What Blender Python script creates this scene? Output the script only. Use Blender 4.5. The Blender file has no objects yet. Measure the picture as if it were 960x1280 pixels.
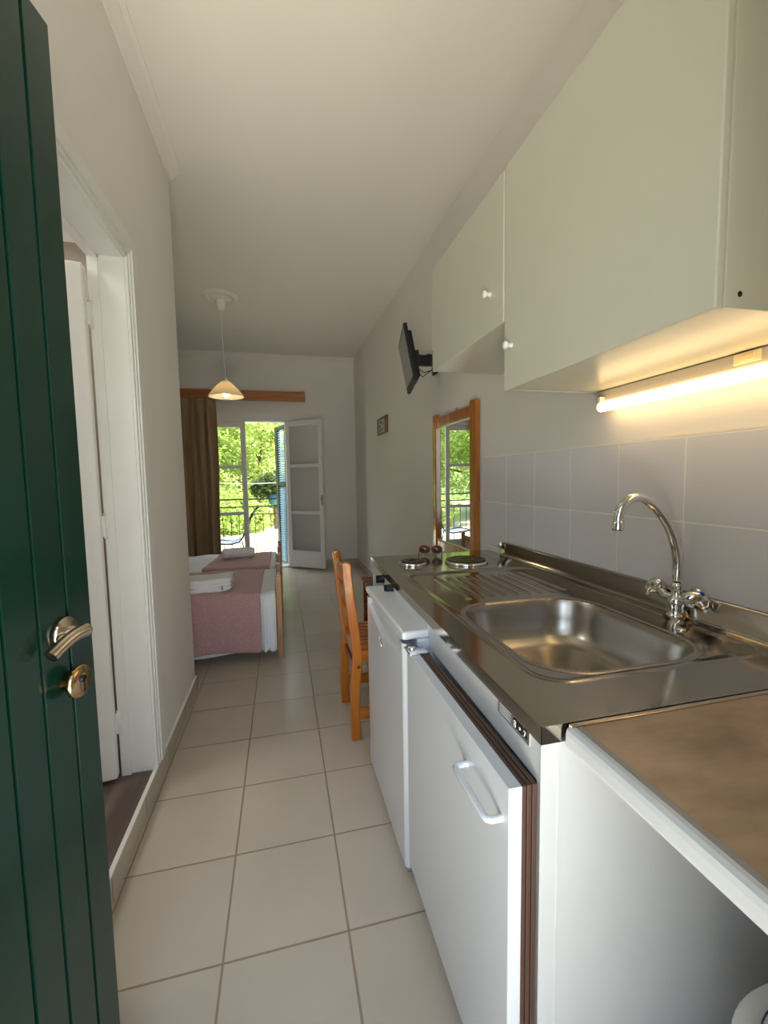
import bpy, math, random
from mathutils import Vector, Matrix
random.seed(7)
D = bpy.data
COL = bpy.context.scene.collection
PI = math.pi
sin, cos = math.sin, math.cos

# ------------------------------------------------------------------ helpers
class MB:
    def __init__(s): s.v = []; s.f = []; s.sm = []
    def add(s, vs, fs, smooth=False):
        n = len(s.v); s.v += [tuple(p) for p in vs]
        for f in fs: s.f.append([i + n for i in f]); s.sm.append(smooth)
        return s
    def box(s, x0, x1, y0, y1, z0, z1):
        vs = [(x, y, z) for x in (x0, x1) for y in (y0, y1) for z in (z0, z1)]
        return s.add(vs, [(0,1,3,2),(4,6,7,5),(0,4,5,1),(2,3,7,6),(0,2,6,4),(1,5,7,3)])
    def obox(s, c, a, b, d):
        c, a, b, d = map(Vector, (c, a, b, d))
        vs = [c + i*a + j*b + k*d for i in (-1,1) for j in (-1,1) for k in (-1,1)]
        return s.add(vs, [(0,1,3,2),(4,6,7,5),(0,4,5,1),(2,3,7,6),(0,2,6,4),(1,5,7,3)])
    def beam(s, p, q, w, h, up=(0,0,1)):
        p, q = Vector(p), Vector(q); d = (q-p); u = Vector(up)
        side = d.cross(u).normalized(); u2 = side.cross(d).normalized()
        return s.obox((p+q)/2, d/2, side*w/2, u2*h/2)
    def prism(s, poly, z0, z1):
        n = len(poly)
        vs = [(x, y, z0) for x, y in poly] + [(x, y, z1) for x, y in poly]
        fs = [list(range(n))[::-1], list(range(n, 2*n))] + [(i, (i+1) % n, n+(i+1) % n, n+i) for i in range(n)]
        return s.add(vs, fs)
    def tube(s, pts, r, seg=12, caps=True):
        pts = [Vector(p) for p in pts]; n = len(pts)
        rs = r if isinstance(r, (list, tuple)) else [r]*n
        t0 = (pts[1]-pts[0]).normalized()
        ref = Vector((0,0,1)) if abs(t0.z) < .9 else Vector((1,0,0))
        u = t0.cross(ref).normalized(); base = len(s.v); vs = []
        for i, p in enumerate(pts):
            t = (pts[min(i+1, n-1)]-pts[max(i-1, 0)]).normalized()
            u = (u - t*u.dot(t)).normalized(); w = t.cross(u)
            for k in range(seg):
                a = 2*PI*k/seg; vs.append(p + (u*cos(a)+w*sin(a))*rs[i])
        fs = [(i*seg+k, i*seg+(k+1) % seg, (i+1)*seg+(k+1) % seg, (i+1)*seg+k) for i in range(n-1) for k in range(seg)]
        s.add(vs, fs, True)
        if caps:
            s.add([vs[k] for k in range(seg)], [list(range(seg))[::-1]])
            s.add([vs[(n-1)*seg+k] for k in range(seg)], [list(range(seg))])
        return s
    def lathe(s, prof, c=(0,0,0), axis=(0,0,1), seg=32, smooth=True):
        c = Vector(c); a = Vector(axis).normalized()
        ref = Vector((1,0,0)) if abs(a.x) < .9 else Vector((0,1,0))
        u = (ref - a*ref.dot(a)).normalized(); w = a.cross(u)
        vs = [c + a*z + (u*cos(2*PI*k/seg)+w*sin(2*PI*k/seg))*max(r, 1e-5) for r, z in prof for k in range(seg)]
        fs = [(i*seg+k, i*seg+(k+1) % seg, (i+1)*seg+(k+1) % seg, (i+1)*seg+k) for i in range(len(prof)-1) for k in range(seg)]
        return s.add(vs, fs, smooth)
    def grid(s, fn, nu, nv, smooth=True, skip=None):
        vs = [fn(i/nu, j/nv) for i in range(nu+1) for j in range(nv+1)]
        fs = []
        for i in range(nu):
            for j in range(nv):
                if skip and skip((i+.5)/nu, (j+.5)/nv): continue
                fs.append((i*(nv+1)+j, (i+1)*(nv+1)+j, (i+1)*(nv+1)+j+1, i*(nv+1)+j+1))
        return s.add(vs, fs, smooth)
    def build(s, name, mat, parent=None, bevel=0, seg=2, solid=0, local=False):
        off = Vector((0,0,0))
        if parent is not None and not local:
            o = parent
            while o is not None: off += o.location; o = o.parent
        me = D.meshes.new(name)
        me.from_pydata([tuple(Vector(p)-off) for p in s.v], [], s.f)
        me.polygons.foreach_set('use_smooth', s.sm)
        for m in (mat if isinstance(mat, (list, tuple)) else [mat]): me.materials.append(m)
        ob = D.objects.new(name, me); COL.objects.link(ob)
        if parent is not None: ob.parent = parent
        if solid:
            m = ob.modifiers.new('solid', 'SOLIDIFY'); m.thickness = solid; m.offset = 0
        if bevel:
            m = ob.modifiers.new('bevel', 'BEVEL'); m.width = bevel; m.segments = seg; m.limit_method = 'ANGLE'; m.angle_limit = .6
        return ob

def tag(o, label, cat, group=None, kind=None):
    o['label'] = label; o['category'] = cat
    if group: o['group'] = group
    if kind: o['kind'] = kind
    return o
def struct(o, label=None):
    o['kind'] = 'structure'
    if label: o['label'] = label
    return o
def thing(name, label, cat, loc=(0,0,0), group=None):
    o = D.objects.new(name, None); COL.objects.link(o); o.location = loc
    o.empty_display_size = .05
    return tag(o, label, cat, group)
def copy_tree(o, parent=None):
    c = o.copy(); COL.objects.link(c); c.parent = parent
    for ch in [x for x in D.objects if x.parent == o and x != c]: copy_tree(ch, c)
    return c

def N(nt, t, **kw):
    n = nt.nodes.new(t)
    for k, v in kw.items():
        if k in n.inputs.keys(): n.inputs[k].default_value = v
        else: setattr(n, k, v)
    return n
def mat(name, col, rough=.5, metal=0., spec=.5, coat=0., var=0., vscale=8., bump=0., bscale=60., stretch=None, emit=None, estr=0., trans=0., col2=None, sheen=0., aniso=0.):
    m = D.materials.new(name); m.use_nodes = True; nt = m.node_tree
    b = nt.nodes['Principled BSDF']; b.inputs['Roughness'].default_value = rough
    b.inputs['Base Color'].default_value = (*col, 1); b.inputs['Metallic'].default_value = metal
    b.inputs['Specular IOR Level'].default_value = spec; b.inputs['Coat Weight'].default_value = coat
    b.inputs['Coat Roughness'].default_value = .08
    if sheen: b.inputs['Sheen Weight'].default_value = sheen
    if aniso: b.inputs['Anisotropic'].default_value = aniso
    if trans: b.inputs['Transmission Weight'].default_value = trans
    if emit: b.inputs['Emission Color'].default_value = (*emit, 1); b.inputs['Emission Strength'].default_value = estr
    tc = N(nt, 'ShaderNodeTexCoord'); mp = N(nt, 'ShaderNodeMapping')
    nt.links.new(tc.outputs['Object'], mp.inputs[0])
    if stretch: mp.inputs['Scale'].default_value = stretch
    if var or col2:
        no = N(nt, 'ShaderNodeTexNoise'); no.inputs['Scale'].default_value = vscale; no.inputs['Detail'].default_value = 5
        nt.links.new(mp.outputs[0], no.inputs['Vector'])
        mx = N(nt, 'ShaderNodeMix', data_type='RGBA'); r = N(nt, 'ShaderNodeMapRange')
        r.inputs['From Min'].default_value = .3; r.inputs['From Max'].default_value = .7
        nt.links.new(no.outputs[0], r.inputs[0]); nt.links.new(r.outputs[0], mx.inputs['Factor'])
        c2 = col2 if col2 else tuple(c*(1-var) for c in col)
        c1 = col if col2 else tuple(min(1, c*(1+var)) for c in col)
        mx.inputs[6].default_value = (*c1, 1); mx.inputs[7].default_value = (*c2, 1)
        nt.links.new(mx.outputs[2], b.inputs['Base Color'])
    if bump:
        n2 = N(nt, 'ShaderNodeTexNoise'); n2.inputs['Scale'].default_value = bscale; n2.inputs['Detail'].default_value = 3
        nt.links.new(mp.outputs[0], n2.inputs['Vector'])
        bp = N(nt, 'ShaderNodeBump'); bp.inputs['Strength'].default_value = bump; bp.inputs['Distance'].default_value = .01
        nt.links.new(n2.outputs[0], bp.inputs['Height']); nt.links.new(bp.outputs[0], b.inputs['Normal'])
    return m
def math_(nt, op, a, b=None, c=None):
    n = nt.nodes.new('ShaderNodeMath'); n.operation = op
    for i, x in enumerate((a, b, c)):
        if x is None: continue
        if isinstance(x, (int, float)): n.inputs[i].default_value = x
        else: nt.links.new(x, n.inputs[i])
    return n.outputs[0]
def tile_mat(name, col, grout, ax, off, size, gw, rough=.3, var=.06, tint=.05, vscale=3., blotch=None):
    m = D.materials.new(name); m.use_nodes = True; nt = m.node_tree; b = nt.nodes['Principled BSDF']
    tc = N(nt, 'ShaderNodeTexCoord'); sp = N(nt, 'ShaderNodeSeparateXYZ'); nt.links.new(tc.outputs['Object'], sp.inputs[0])
    ms = []; ids = []
    for a, o, s in zip(ax, off, size):
        q = math_(nt, 'DIVIDE', math_(nt, 'SUBTRACT', sp.outputs['XYZ'.index(a)], o), s)
        fr = math_(nt, 'FRACT', q); d = math_(nt, 'MINIMUM', fr, math_(nt, 'SUBTRACT', 1, fr))
        ms.append(math_(nt, 'MULTIPLY', d, s)); ids.append(math_(nt, 'FLOOR', q))
    dd = math_(nt, 'MINIMUM', ms[0], ms[1])
    r = N(nt, 'ShaderNodeMapRange'); r.inputs['From Min'].default_value = gw*.35; r.inputs['From Max'].default_value = gw*.75
    nt.links.new(dd, r.inputs[0])
    cb = N(nt, 'ShaderNodeCombineXYZ'); nt.links.new(ids[0], cb.inputs[0]); nt.links.new(ids[1], cb.inputs[1])
    wn = N(nt, 'ShaderNodeTexWhiteNoise', noise_dimensions='3D'); nt.links.new(cb.outputs[0], wn.inputs[0])
    no = N(nt, 'ShaderNodeTexNoise'); no.inputs['Scale'].default_value = vscale; no.inputs['Detail'].default_value = 6; nt.links.new(tc.outputs['Object'], no.inputs['Vector'])
    f = math_(nt, 'ADD', math_(nt, 'MULTIPLY', math_(nt, 'SUBTRACT', wn.outputs[0], .5), tint*2), math_(nt, 'MULTIPLY', math_(nt, 'SUBTRACT', no.outputs[0], .5), var*4))
    f = math_(nt, 'ADD', f, 1)
    hs = N(nt, 'ShaderNodeVectorMath', operation='SCALE'); hs.inputs[0].default_value = col; nt.links.new(f, hs.inputs['Scale'])
    mx = N(nt, 'ShaderNodeMix', data_type='RGBA'); mx.inputs[6].default_value = (*grout, 1)
    nt.links.new(hs.outputs[0], mx.inputs[7]); nt.links.new(r.outputs[0], mx.inputs['Factor']); nt.links.new(mx.outputs[2], b.inputs['Base Color'])
    rr = N(nt, 'ShaderNodeMapRange'); rr.inputs['To Min'].default_value = .8; rr.inputs['To Max'].default_value = rough
    nt.links.new(r.outputs[0], rr.inputs[0]); nt.links.new(rr.outputs[0], b.inputs['Roughness'])
    bp = N(nt, 'ShaderNodeBump'); bp.inputs['Strength'].default_value = .5; bp.inputs['Distance'].default_value = .002
    nt.links.new(r.outputs[0], bp.inputs['Height']); nt.links.new(bp.outputs[0], b.inputs['Normal'])
    return m
def wood_mat(name, c1, c2, axis=2, rough=.3, coat=.4, scale=6., spec=.5):
    m = D.materials.new(name); m.use_nodes = True; nt = m.node_tree; b = nt.nodes['Principled BSDF']
    b.inputs['Roughness'].default_value = rough; b.inputs['Coat Weight'].default_value = coat; b.inputs['Specular IOR Level'].default_value = spec
    tc = N(nt, 'ShaderNodeTexCoord'); mp = N(nt, 'ShaderNodeMapping'); s = [scale*4]*3; s[axis] = scale*.3
    mp.inputs['Scale'].default_value = s; nt.links.new(tc.outputs['Object'], mp.inputs[0])
    no = N(nt, 'ShaderNodeTexNoise'); no.inputs['Scale'].default_value = 1.; no.inputs['Detail'].default_value = 6; no.inputs['Distortion'].default_value = .8
    nt.links.new(mp.outputs[0], no.inputs['Vector'])
    cr = N(nt, 'ShaderNodeValToRGB'); cr.color_ramp.elements[0].position = .35; cr.color_ramp.elements[1].position = .65
    cr.color_ramp.elements[0].color = (*c2, 1); cr.color_ramp.elements[1].color = (*c1, 1)
    nt.links.new(no.outputs[0], cr.inputs[0]); nt.links.new(cr.outputs[0], b.inputs['Base Color'])
    return m

# ------------------------------------------------------------------ layout numbers (metres)
XL, ZC, YB, YE, YP = -.56, 3.04, 6.35, .10, 2.74
XFL = -2.25
def XW(y): return 1.16 - .013*(y-.8)

PLASTER = mat('plaster_white', (.80, .775, .735), .75, var=.015, vscale=2, bump=.08, bscale=35)
CEIL = mat('ceiling_paint', (.83, .80, .75), .85, var=.01, vscale=1.5, bump=.04, bscale=30)
WHITE_PAINT = mat('white_gloss_paint', (.80, .80, .78), .32, var=.02, vscale=5)
CREAM = mat('cream_laminate', (.57, .565, .465), .28, var=.01)
WHITE_LAM = mat('white_laminate', (.57, .59, .61), .3, var=.012, vscale=6)
WHITE_ENAMEL = mat('white_enamel', (.64, .68, .74), .16, coat=.3)
T = .3404
FLOOR = tile_mat('floor_tiles', (.52, .465, .385), (.30, .22, .15), 'XY', (-.1975, 1.1177), (T, T), .0055, rough=.26, var=.05, tint=.03, vscale=4)
BASET = tile_mat('baseboard_tiles', (.52, .465, .385), (.32, .25, .18), 'XY', (-.1975+.05, 1.1177-.08), (9., T), .005, rough=.3, vscale=4)
WTILE = tile_mat('white_wall_tiles', (.80, .78, .80), (.95, .92, .86), 'YZ', (2.265-.2507*12, .897), (.2507, .25), .005, rough=.12, var=.012, tint=.012)
GROUT = mat('white_grout', (.82, .80, .76), .7)
DARKWOOD = wood_mat('dark_plank_floor', (.17, .125, .10), (.085, .06, .048), axis=1, rough=.4, coat=.1, scale=4)
PINE = wood_mat('varnished_pine', (.54, .175, .012), (.38, .105, .006), axis=2, rough=.3, coat=.35)
PINE_Y = wood_mat('varnished_pine_cross', (.66, .25, .04), (.45, .14, .018), axis=1, rough=.28, coat=.5)
PINE_X = wood_mat('varnished_pine_slats', (.60, .22, .035), (.38, .11, .015), axis=0, rough=.28, coat=.5)
KNOT = mat('pine_knot', (.09, .015, .006), .4)
REDWOOD = wood_mat('red_brown_wood', (.28, .07, .025), (.15, .03, .012), axis=0, rough=.35)
BEDWOOD = wood_mat('bed_pine', (.50, .27, .11), (.36, .17, .06), axis=2, rough=.35, coat=.3)
RAILWOOD = wood_mat('pelmet_wood', (.50, .19, .045), (.36, .12, .025), axis=0, rough=.35)
MIRWOOD = wood_mat('mirror_frame_wood', (.55, .20, .03), (.34, .10, .012), axis=2, rough=.22, coat=.6)
STEEL = mat('stainless_steel', (.43, .395, .345), .13, metal=1, var=.03, vscale=3, bump=.015, bscale=9)
STEEL_BOWL = mat('satin_steel_bowl', (.43, .40, .355), .27, metal=1, var=.03)
CHROME = mat('chrome', (.80, .80, .80), .06, metal=1)
NICKEL = mat('satin_nickel', (.62, .53, .42), .2, metal=1)
BRASS = mat('warm_brass', (.62, .42, .22), .18, metal=1)
BLACK = mat('black_plastic', (.008, .008, .009), .45, spec=.3)
BLACKM = mat('black_iron', (.01, .01, .01), .5)
HOB = mat('cast_iron_plate', (.05, .042, .038), .35, metal=.6)
SCREEN = mat('tv_screen', (.16, .165, .17), .2, coat=.3)
GREEN = mat('green_gloss_door', (.002, .020, .013), .2, coat=.1, var=.15, vscale=10, bump=.05, bscale=12, stretch=(1, 1, .15))
SHGREEN = mat('shutter_green', (.002, .010, .008), .4)
SHSKYLIT = mat('shutter_slat_skylit', (.20, .32, .40), .5)  # blue of sky light on the green slats, put into their colour
BROWN_RUB = mat('brown_door_seal', (.075, .038, .026), .45)
BROWN_TOP = mat('brown_stone_laminate', (.44, .31, .21), .33, col2=(.23, .155, .10), vscale=7, stretch=(1, 2.6, 1), bump=.01)
ALU = mat('aluminium', (.42, .43, .45), .35, metal=.9)
WHITE_PL = mat('white_plastic', (.82, .82, .80), .3)
YEL_PL = mat('aged_cream_plastic', (.72, .60, .38), .4)
CURTAIN = mat('brown_curtain', (.34, .23, .125), .85, var=.06, vscale=6, stretch=(3,3,.3), sheen=.2)
SHEET = mat('white_bed_linen', (.84, .86, .92), .85, var=.02)
TOWEL = mat('white_towelling', (.90, .89, .93), .95, bump=.4, bscale=250, sheen=.2)
BLUEDOT = mat('blue_dot', (.01, .06, .45), .3)
REDDOT = mat('red_dot', (.5, .02, .02), .3)
GLOSSW = mat('picture_cream', (.50, .48, .40), .5)
DARKPR = mat('picture_grey', (.12, .12, .11), .5)
REDPR = mat('picture_red_brown', (.22, .07, .04), .5)
PICFR = mat('picture_frame_wood', (.16, .11, .07), .5)
TORT = mat('tortoiseshell', (.16, .035, .012), .15, coat=.5)
DARKGAP = mat('dark_gap', (.03, .028, .025), .8)
BTILE = mat('bathroom_tile_brown', (.30, .24, .17), .3, var=.06)
PINK = D.materials.new('dusty_pink_quilt'); PINK.use_nodes = True
nt = PINK.node_tree; b = nt.nodes['Principled BSDF']; b.inputs['Base Color'].default_value = (.40, .20, .20, 1); b.inputs['Roughness'].default_value = .9; b.inputs['Sheen Weight'].default_value = .3
tc = N(nt, 'ShaderNodeTexCoord'); vo = N(nt, 'ShaderNodeTexVoronoi'); vo.inputs['Scale'].default_value = 95; nt.links.new(tc.outputs['Object'], vo.inputs['Vector'])
bp = N(nt, 'ShaderNodeBump'); bp.inputs['Strength'].default_value = .7; bp.inputs['Distance'].default_value = .006; nt.links.new(vo.outputs[0], bp.inputs['Height']); nt.links.new(bp.outputs[0], b.inputs['Normal'])
cr = N(nt, 'ShaderNodeValToRGB'); cr.color_ramp.elements[0].color = (.47, .265, .275, 1); cr.color_ramp.elements[1].color = (.60, .37, .38, 1); nt.links.new(vo.outputs[0], cr.inputs[0]); nt.links.new(cr.outputs[0], b.inputs['Base Color'])
MIRROR = mat('mirror_glass', (.9, .92, .92), .01, metal=1)
GLASS = D.materials.new('window_glass'); GLASS.use_nodes = True; nt = GLASS.node_tree; nt.nodes.remove(nt.nodes['Principled BSDF'])
tr = N(nt, 'ShaderNodeBsdfTransparent'); gl = N(nt, 'ShaderNodeBsdfGlossy'); gl.inputs['Roughness'].default_value = .02
fz = N(nt, 'ShaderNodeFresnel'); fz.inputs['IOR'].default_value = 1.35; mx = N(nt, 'ShaderNodeMixShader')
nt.links.new(fz.outputs[0], mx.inputs[0]); nt.links.new(tr.outputs[0], mx.inputs[1]); nt.links.new(gl.outputs[0], mx.inputs[2]); nt.links.new(mx.outputs[0], nt.nodes['Material Output'].inputs[0])
SHADE = mat('opal_glass_shade', (.92, .82, .64), .25, coat=.3)
nt = SHADE.node_tree; b = nt.nodes['Principled BSDF']; o = nt.nodes['Material Output']
tl = N(nt, 'ShaderNodeBsdfTranslucent'); tl.inputs['Color'].default_value = (.95, .86, .64, 1); mx = N(nt, 'ShaderNodeMixShader'); mx.inputs[0].default_value = .6
nt.links.new(b.outputs[0], mx.inputs[1]); nt.links.new(tl.outputs[0], mx.inputs[2]); nt.links.new(mx.outputs[0], o.inputs[0])
BULB = mat('lit_bulb', (1, .9, .7), .5, emit=(1, .84, .58), estr=48)
TUBE = mat('lit_tube', (1, .95, .85), .5, emit=(1, .68, .33), estr=6.5)

# ------------------------------------------------------------------ room shell
def fl(poly, z0, z1, name, m): return MB().prism(poly, z0, z1).build(name, m)
struct(fl([(XL, -.15), (1.17, -.15), (1.17, YB+.2), (XFL, YB+.2), (XFL, YP), (XL, YP)], -.12, 0, 'floor', FLOOR))
struct(MB().box(XFL-.2, 1.35, -.15, YB+.2, ZC, ZC+.2).build('ceiling', CEIL))
# left wall with the bathroom doorway
D0, D1, DT = 1.13, 1.885, 2.15
struct(MB().box(XL-.12, XL, -.15, D0, 0, ZC).box(XL-.12, XL, D1, YP, 0, ZC).box(XL-.12, XL, D0, D1, DT, ZC).build('wall_left', PLASTER))
struct(MB().box(XFL, XL-.12, YP-.12, YP, 0, ZC).build('wall_partition', PLASTER))
struct(MB().box(XFL-.12, XFL, YP-.12, YB, 0, ZC).build('wall_bedroom', PLASTER))
W0, W1, WT = -1.12, .095, 2.14
struct(MB().box(XFL-.12, W0, YB, YB+.2, 0, ZC).box(W1, 1.35, YB, YB+.2, 0, ZC).box(W0, W1, YB, YB+.2, WT, ZC).build('wall_back', PLASTER))
struct(fl([(XW(-.15), -.15), (1.35, -.15), (1.35, YB), (XW(YB), YB)], 0, ZC, 'wall_right', PLASTER))
struct(MB().box(XL, -.525, -.15, YE, 0, 2.12).box(.36, XW(YE), -.15, YE, 0, 2.12).box(XL, XW(YE), -.15, YE, 2.12, ZC).build('wall_entrance', PLASTER))
# splashback tiles, a thin skin on the right wall
struct(fl([(XW(YE)-.008, YE), (XW(YE)+.01, YE), (XW(2.265)+.01, 2.265), (XW(2.265)-.008, 2.265)], .85, 1.397, 'wall_tiles', WTILE))
struct(fl([(XW(YE)-.0085, YE), (XW(YE)+.01, YE), (XW(2.265)+.01, 2.267), (XW(2.265)-.0085, 2.267)], 1.397, 1.402, 'trim_4', GROUT))
# baseboards
def tb(name, poly, h=.085):
    o = MB().prism(poly, 0, h).build(name, BASET); struct(o)
    g = MB().prism(poly, h, h+.006).build('grout_line', GROUT, o); return o
tb('baseboard_left', [(XL, YE), (XL+.012, YE), (XL+.012, YP+.012), (XL, YP+.012)])
tb('baseboard_right', [(XW(2.2)-.012, 2.2), (XW(2.2), 2.2), (XW(YB), YB), (XW(YB)-.012, YB)], .08)
tb('baseboard_back', [(W1+.06, YB-.012), (XW(YB)-.012, YB-.012), (XW(YB)-.012, YB), (W1+.06, YB)], .08)
tb('baseboard_partition', [(XFL, YP), (XL+.012, YP), (XL+.012, YP+.012), (XFL, YP+.012)])
# cornices
def cornice(name, p, q, inward, h=.05, w=.07):
    p, q, n = Vector((*p, 0)), Vector((*q, 0)), Vector((*inward, 0))
    prof = [(0, 0), (w, 0), (w, -.008), (w*.72, -.014), (w*.5, -.03), (w*.22, -h*.86), (.012, -h*.9), (.012, -h), (0, -h)]
    vs = [pt + n*a + Vector((0, 0, ZC+b)) for pt in (p, q) for a, b in prof]; k = len(prof)
    fs = [(i, (i+1) % k, k+(i+1) % k, k+i) for i in range(k)] + [list(range(k)), list(range(k, 2*k))[::-1]]
    return struct(MB().add(vs, fs).build(name, CEIL))
cornice('trim_1', (XL, YE), (XL, YP+.02), (1, 0), .055, .065)
cornice('trim_2', (XFL, YB), (XW(YB), YB), (0, -1), .05, .05)
# bathroom behind the left wall
struct(MB().box(-2.25, XL-.12, .3, YP-.12, -.12, .085).box(XL-.12, XL, D0, D1, -.12, .085).build('floor_bathroom', DARKWOOD))
struct(MB().box(XL-.002, XL+.0125, D0-.1, D1+.02, .085, .0915).build('trim_5', GROUT))
struct(MB().box(-2.37, -2.25, .3, YP-.12, 0, 2.8).box(-2.37, XL-.12, .18, .3, 0, 2.8).box(-2.25, XL-.12, YP-.14, YP-.12, 2.52, 2.8).build('wall_bathroom', PLASTER))
struct(MB().box(-2.25, XL-.12, YP-.145, YP-.12, .085, 2.52).build('wall_bathroom_tiles', BTILE))
struct(MB().box(-2.37, XL-.12, .18, YP-.12, 2.8, ZC).build('ceiling_bathroom', CEIL))
# doorway casing and jamb lining
cs = MB()
def casing(m, y0, y1, ztop):
    for (a, b, t) in ((0, .014, .012), (.014, .022, .006), (.022, .034, .016), (.034, .044, .010), (.044, .092, .020), (.092, .104, .012)):
        for (ya, yb) in ((y1+a, y1+b), (y0-b, y0-a)): m.box(XL, XL+t, ya, yb, .0915, ztop+b)
        m.box(XL, XL+t, y0-a, y1+a, ztop+a, ztop+b)
casing(cs, D0, D1, DT)
cs.box(XL-.085, XL+.002, D1-.006, D1, .085, DT).box(XL-.085, XL+.002, D0, D0+.006, .085, DT).box(XL-.085, XL+.002, D0, D1, DT-.006, DT)
cs.box(XL-.12, XL-.085, D1-.016, D1, .085, DT).box(XL-.12, XL-.085, D0, D0+.016, .085, DT).box(XL-.12, XL-.085, D0, D1, DT-.016, DT)
struct(cs.build('trim_3', WHITE_PAINT))
# white bathroom door, swung into the bathroom
dr = D.objects.new('door_2', None); COL.objects.link(dr); dr.location = (-.69, 1.835, .1); struct(dr, 'white flush door swung open into the bathroom')
dvec = Vector((-.99, -.14, 0)).normalized(); dn = Vector((dvec.y, -dvec.x, 0))
p0 = Vector((-.684, 1.862, 0)); w = .72
MB().obox(p0+dvec*(w/2)-dn*.02+Vector((0, 0, (.105+2.09)/2)), dvec*w/2, dn*.02, (0, 0, (2.09-.105)/2)).build('door_leaf', WHITE_PAINT, dr, bevel=.006)
for z in (.32, 1.12, 1.92):
    h = MB().lathe([(0, -.05), (.007, -.05), (.007, .05), (0, .05)], (-.676, 1.866, z), seg=12)
    h.box(-.684, -.672, 1.850, 1.868, z-.04, z+.04); h.build('hinge', WHITE_PAINT, dr)

# ------------------------------------------------------------------ green entrance door
dr = D.objects.new('door_1', None); COL.objects.link(dr); dr.location = (-.515, .12, 0); struct(dr, 'dark green plank entrance door standing open')
E0, E1 = Vector((-.515, .115, 0)), Vector((-.357, .893, 0)); L = (E1-E0).length; du = (E1-E0).normalized(); dn = Vector((du.y, -du.x, 0))
m = MB(); m.obox(E0+du*L/2-dn*.027+Vector((0, 0, 1.04)), du*L/2, dn*.017, (0, 0, 1.02))
edges = [0, .063, .128, .193, .258, .323, .388, .453, .518, .583, .648, .713, L]
for a, b in zip(edges[:-1], edges[1:]):
    g = .0035
    prof = [(a, -.012), (a+.0005, -.010), (a+g, 0), (b-g, 0), (b-.0005, -.010), (b, -.012)]
    if a == 0: prof[0] = (a, -.012); prof[1] = (a, -.004)
    vs = [E1-du*s+dn*t+Vector((0, 0, z)) for z in (.02, 2.06) for s, t in prof]; k = 6
    m.add(vs, [(i, i+1, k+i+1, k+i) for i in range(k-1)] + [(0, 5, 4, 3, 2, 1), (6, 7, 8, 9, 10, 11), (0, 6, 11, 5)])
m.build('plank_leaf', GREEN, dr)
def dpt(s, out, z): return E1-du*s+dn*out+Vector((0, 0, z))
hz = 1.035; hs = .077
hd = MB().lathe([(0, 0), (.027, 0), (.028, .006), (.026, .010), (.012, .012), (.0105, .03)], dpt(hs, 0, hz), dn, 28)
ro = hd.build('handle_rosette', NICKEL, dr)
pts = []
ctrl = [(hs, .012, hz), (hs, .022, hz), (hs-.008, .030, hz+.001), (hs-.012, .034, hz+.001), (hs+.004, .031, hz+.002), (hs+.020, .028, hz-.0005), (hs+.038, .025, hz-.007), (hs+.058, .021, hz-.018)]
for i in range(len(ctrl)-1):
    for k in range(4):
        t = k/4; a, b = ctrl[i], ctrl[i+1]; t2 = t
        pts.append(dpt(*(a[j]*(1-t2)+b[j]*t2 for j in range(3))))
pts.append(dpt(*ctrl[-1]))
for _ in range(3): pts = [pts[0]]+[(pts[i-1]+pts[i]*2+pts[i+1])/4 for i in range(1, len(pts)-1)]+[pts[-1]]
hd = MB().tube(pts, [.0085+.0025*min(1, i/12) for i in range(len(pts))], 20); hd.build('lever_handle', NICKEL, dr, bevel=.0015)
kz = .948
lk = MB().lathe([(0, 0), (.017, 0), (.017, .014), (.027, .016), (.028, .021), (.026, .025), (.008, .026), (0, .026)], dpt(hs-.002, 0, kz), dn, 28).build('lock_escutcheon', BRASS, dr)
MB().obox(dpt(hs-.002, .027, kz-.006), du*.003, dn*.002, (0, 0, .011)).lathe([(.006, .026), (.006, .029), (0, .029)], dpt(hs-.002, 0, kz+.005), dn, 14).build('keyhole', BLACK, dr)

# ------------------------------------------------------------------ french window (back wall)
fw = D.objects.new('window_1', None); COL.objects.link(fw); fw.location = (W0, YB, 0); struct(fw, 'white French window, left leaf shut and right leaf folded inwards')
f = MB()
f.box(W0, W0+.03, YB+.0, YB+.2, 0, WT).box(W1-.03, W1, YB+.0, YB+.2, 0, WT).box(W0, W1, YB+.0, YB+.2, WT-.03, WT)
for (x0, x1, z0, z1) in ((W0-.08, W0+.012, 0, WT-.0125), (W1-.012, W1+.06, 0, WT-.0125), (W0-.08, W1+.06, WT-.012, WT+.09)): f.box(x0, x1, YB-.018, YB+.001, z0, z1)
f.box(W0-.085, W1+.065, YB-.026, YB, WT+.0902, WT+.104)
f.box(W0, W1, YB+.0, YB+.2, -.01, .02)
f.build('window_frame', WHITE_PAINT, fw)
def leaf(origin, du, n, wdt, z0, z1, name):
    du, n = Vector(du).normalized(), Vector(n).normalized(); o = Vector(origin)
    def B(mb, a, b, c, d, t0=-.02, t1=.02): mb.obox(o+du*(a+b)/2+n*(t0+t1)/2+Vector((0, 0, (c+d)/2)), du*(b-a)/2, n*(t1-t0)/2, (0, 0, (d-c)/2))
    m = MB(); st = .062
    B(m, 0, st, z0, z1); B(m, wdt-st, wdt, z0, z1); B(m, st, wdt-st, z1-.075, z1); B(m, st, wdt-st, z0, .27)
    B(m, st, wdt-st, .79, .835, -.014, .014); B(m, st, wdt-st, 1.455, 1.50, -.014, .014)
    lf = m.build(name, WHITE_PAINT, fw, bevel=.004)
    for a, b in ((.27, .79), (.835, 1.455), (1.50, z1-.075)):
        g = MB(); B(g, st, wdt-st, a, b, -.002, .002); g.build('pane', GLASS, lf)
    return lf, B
lf, B = leaf((W0+.03, YB+.06, 0), (1, 0, 0), (0, 1, 0), .605, .03, WT-.032, 'closed_leaf')
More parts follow.
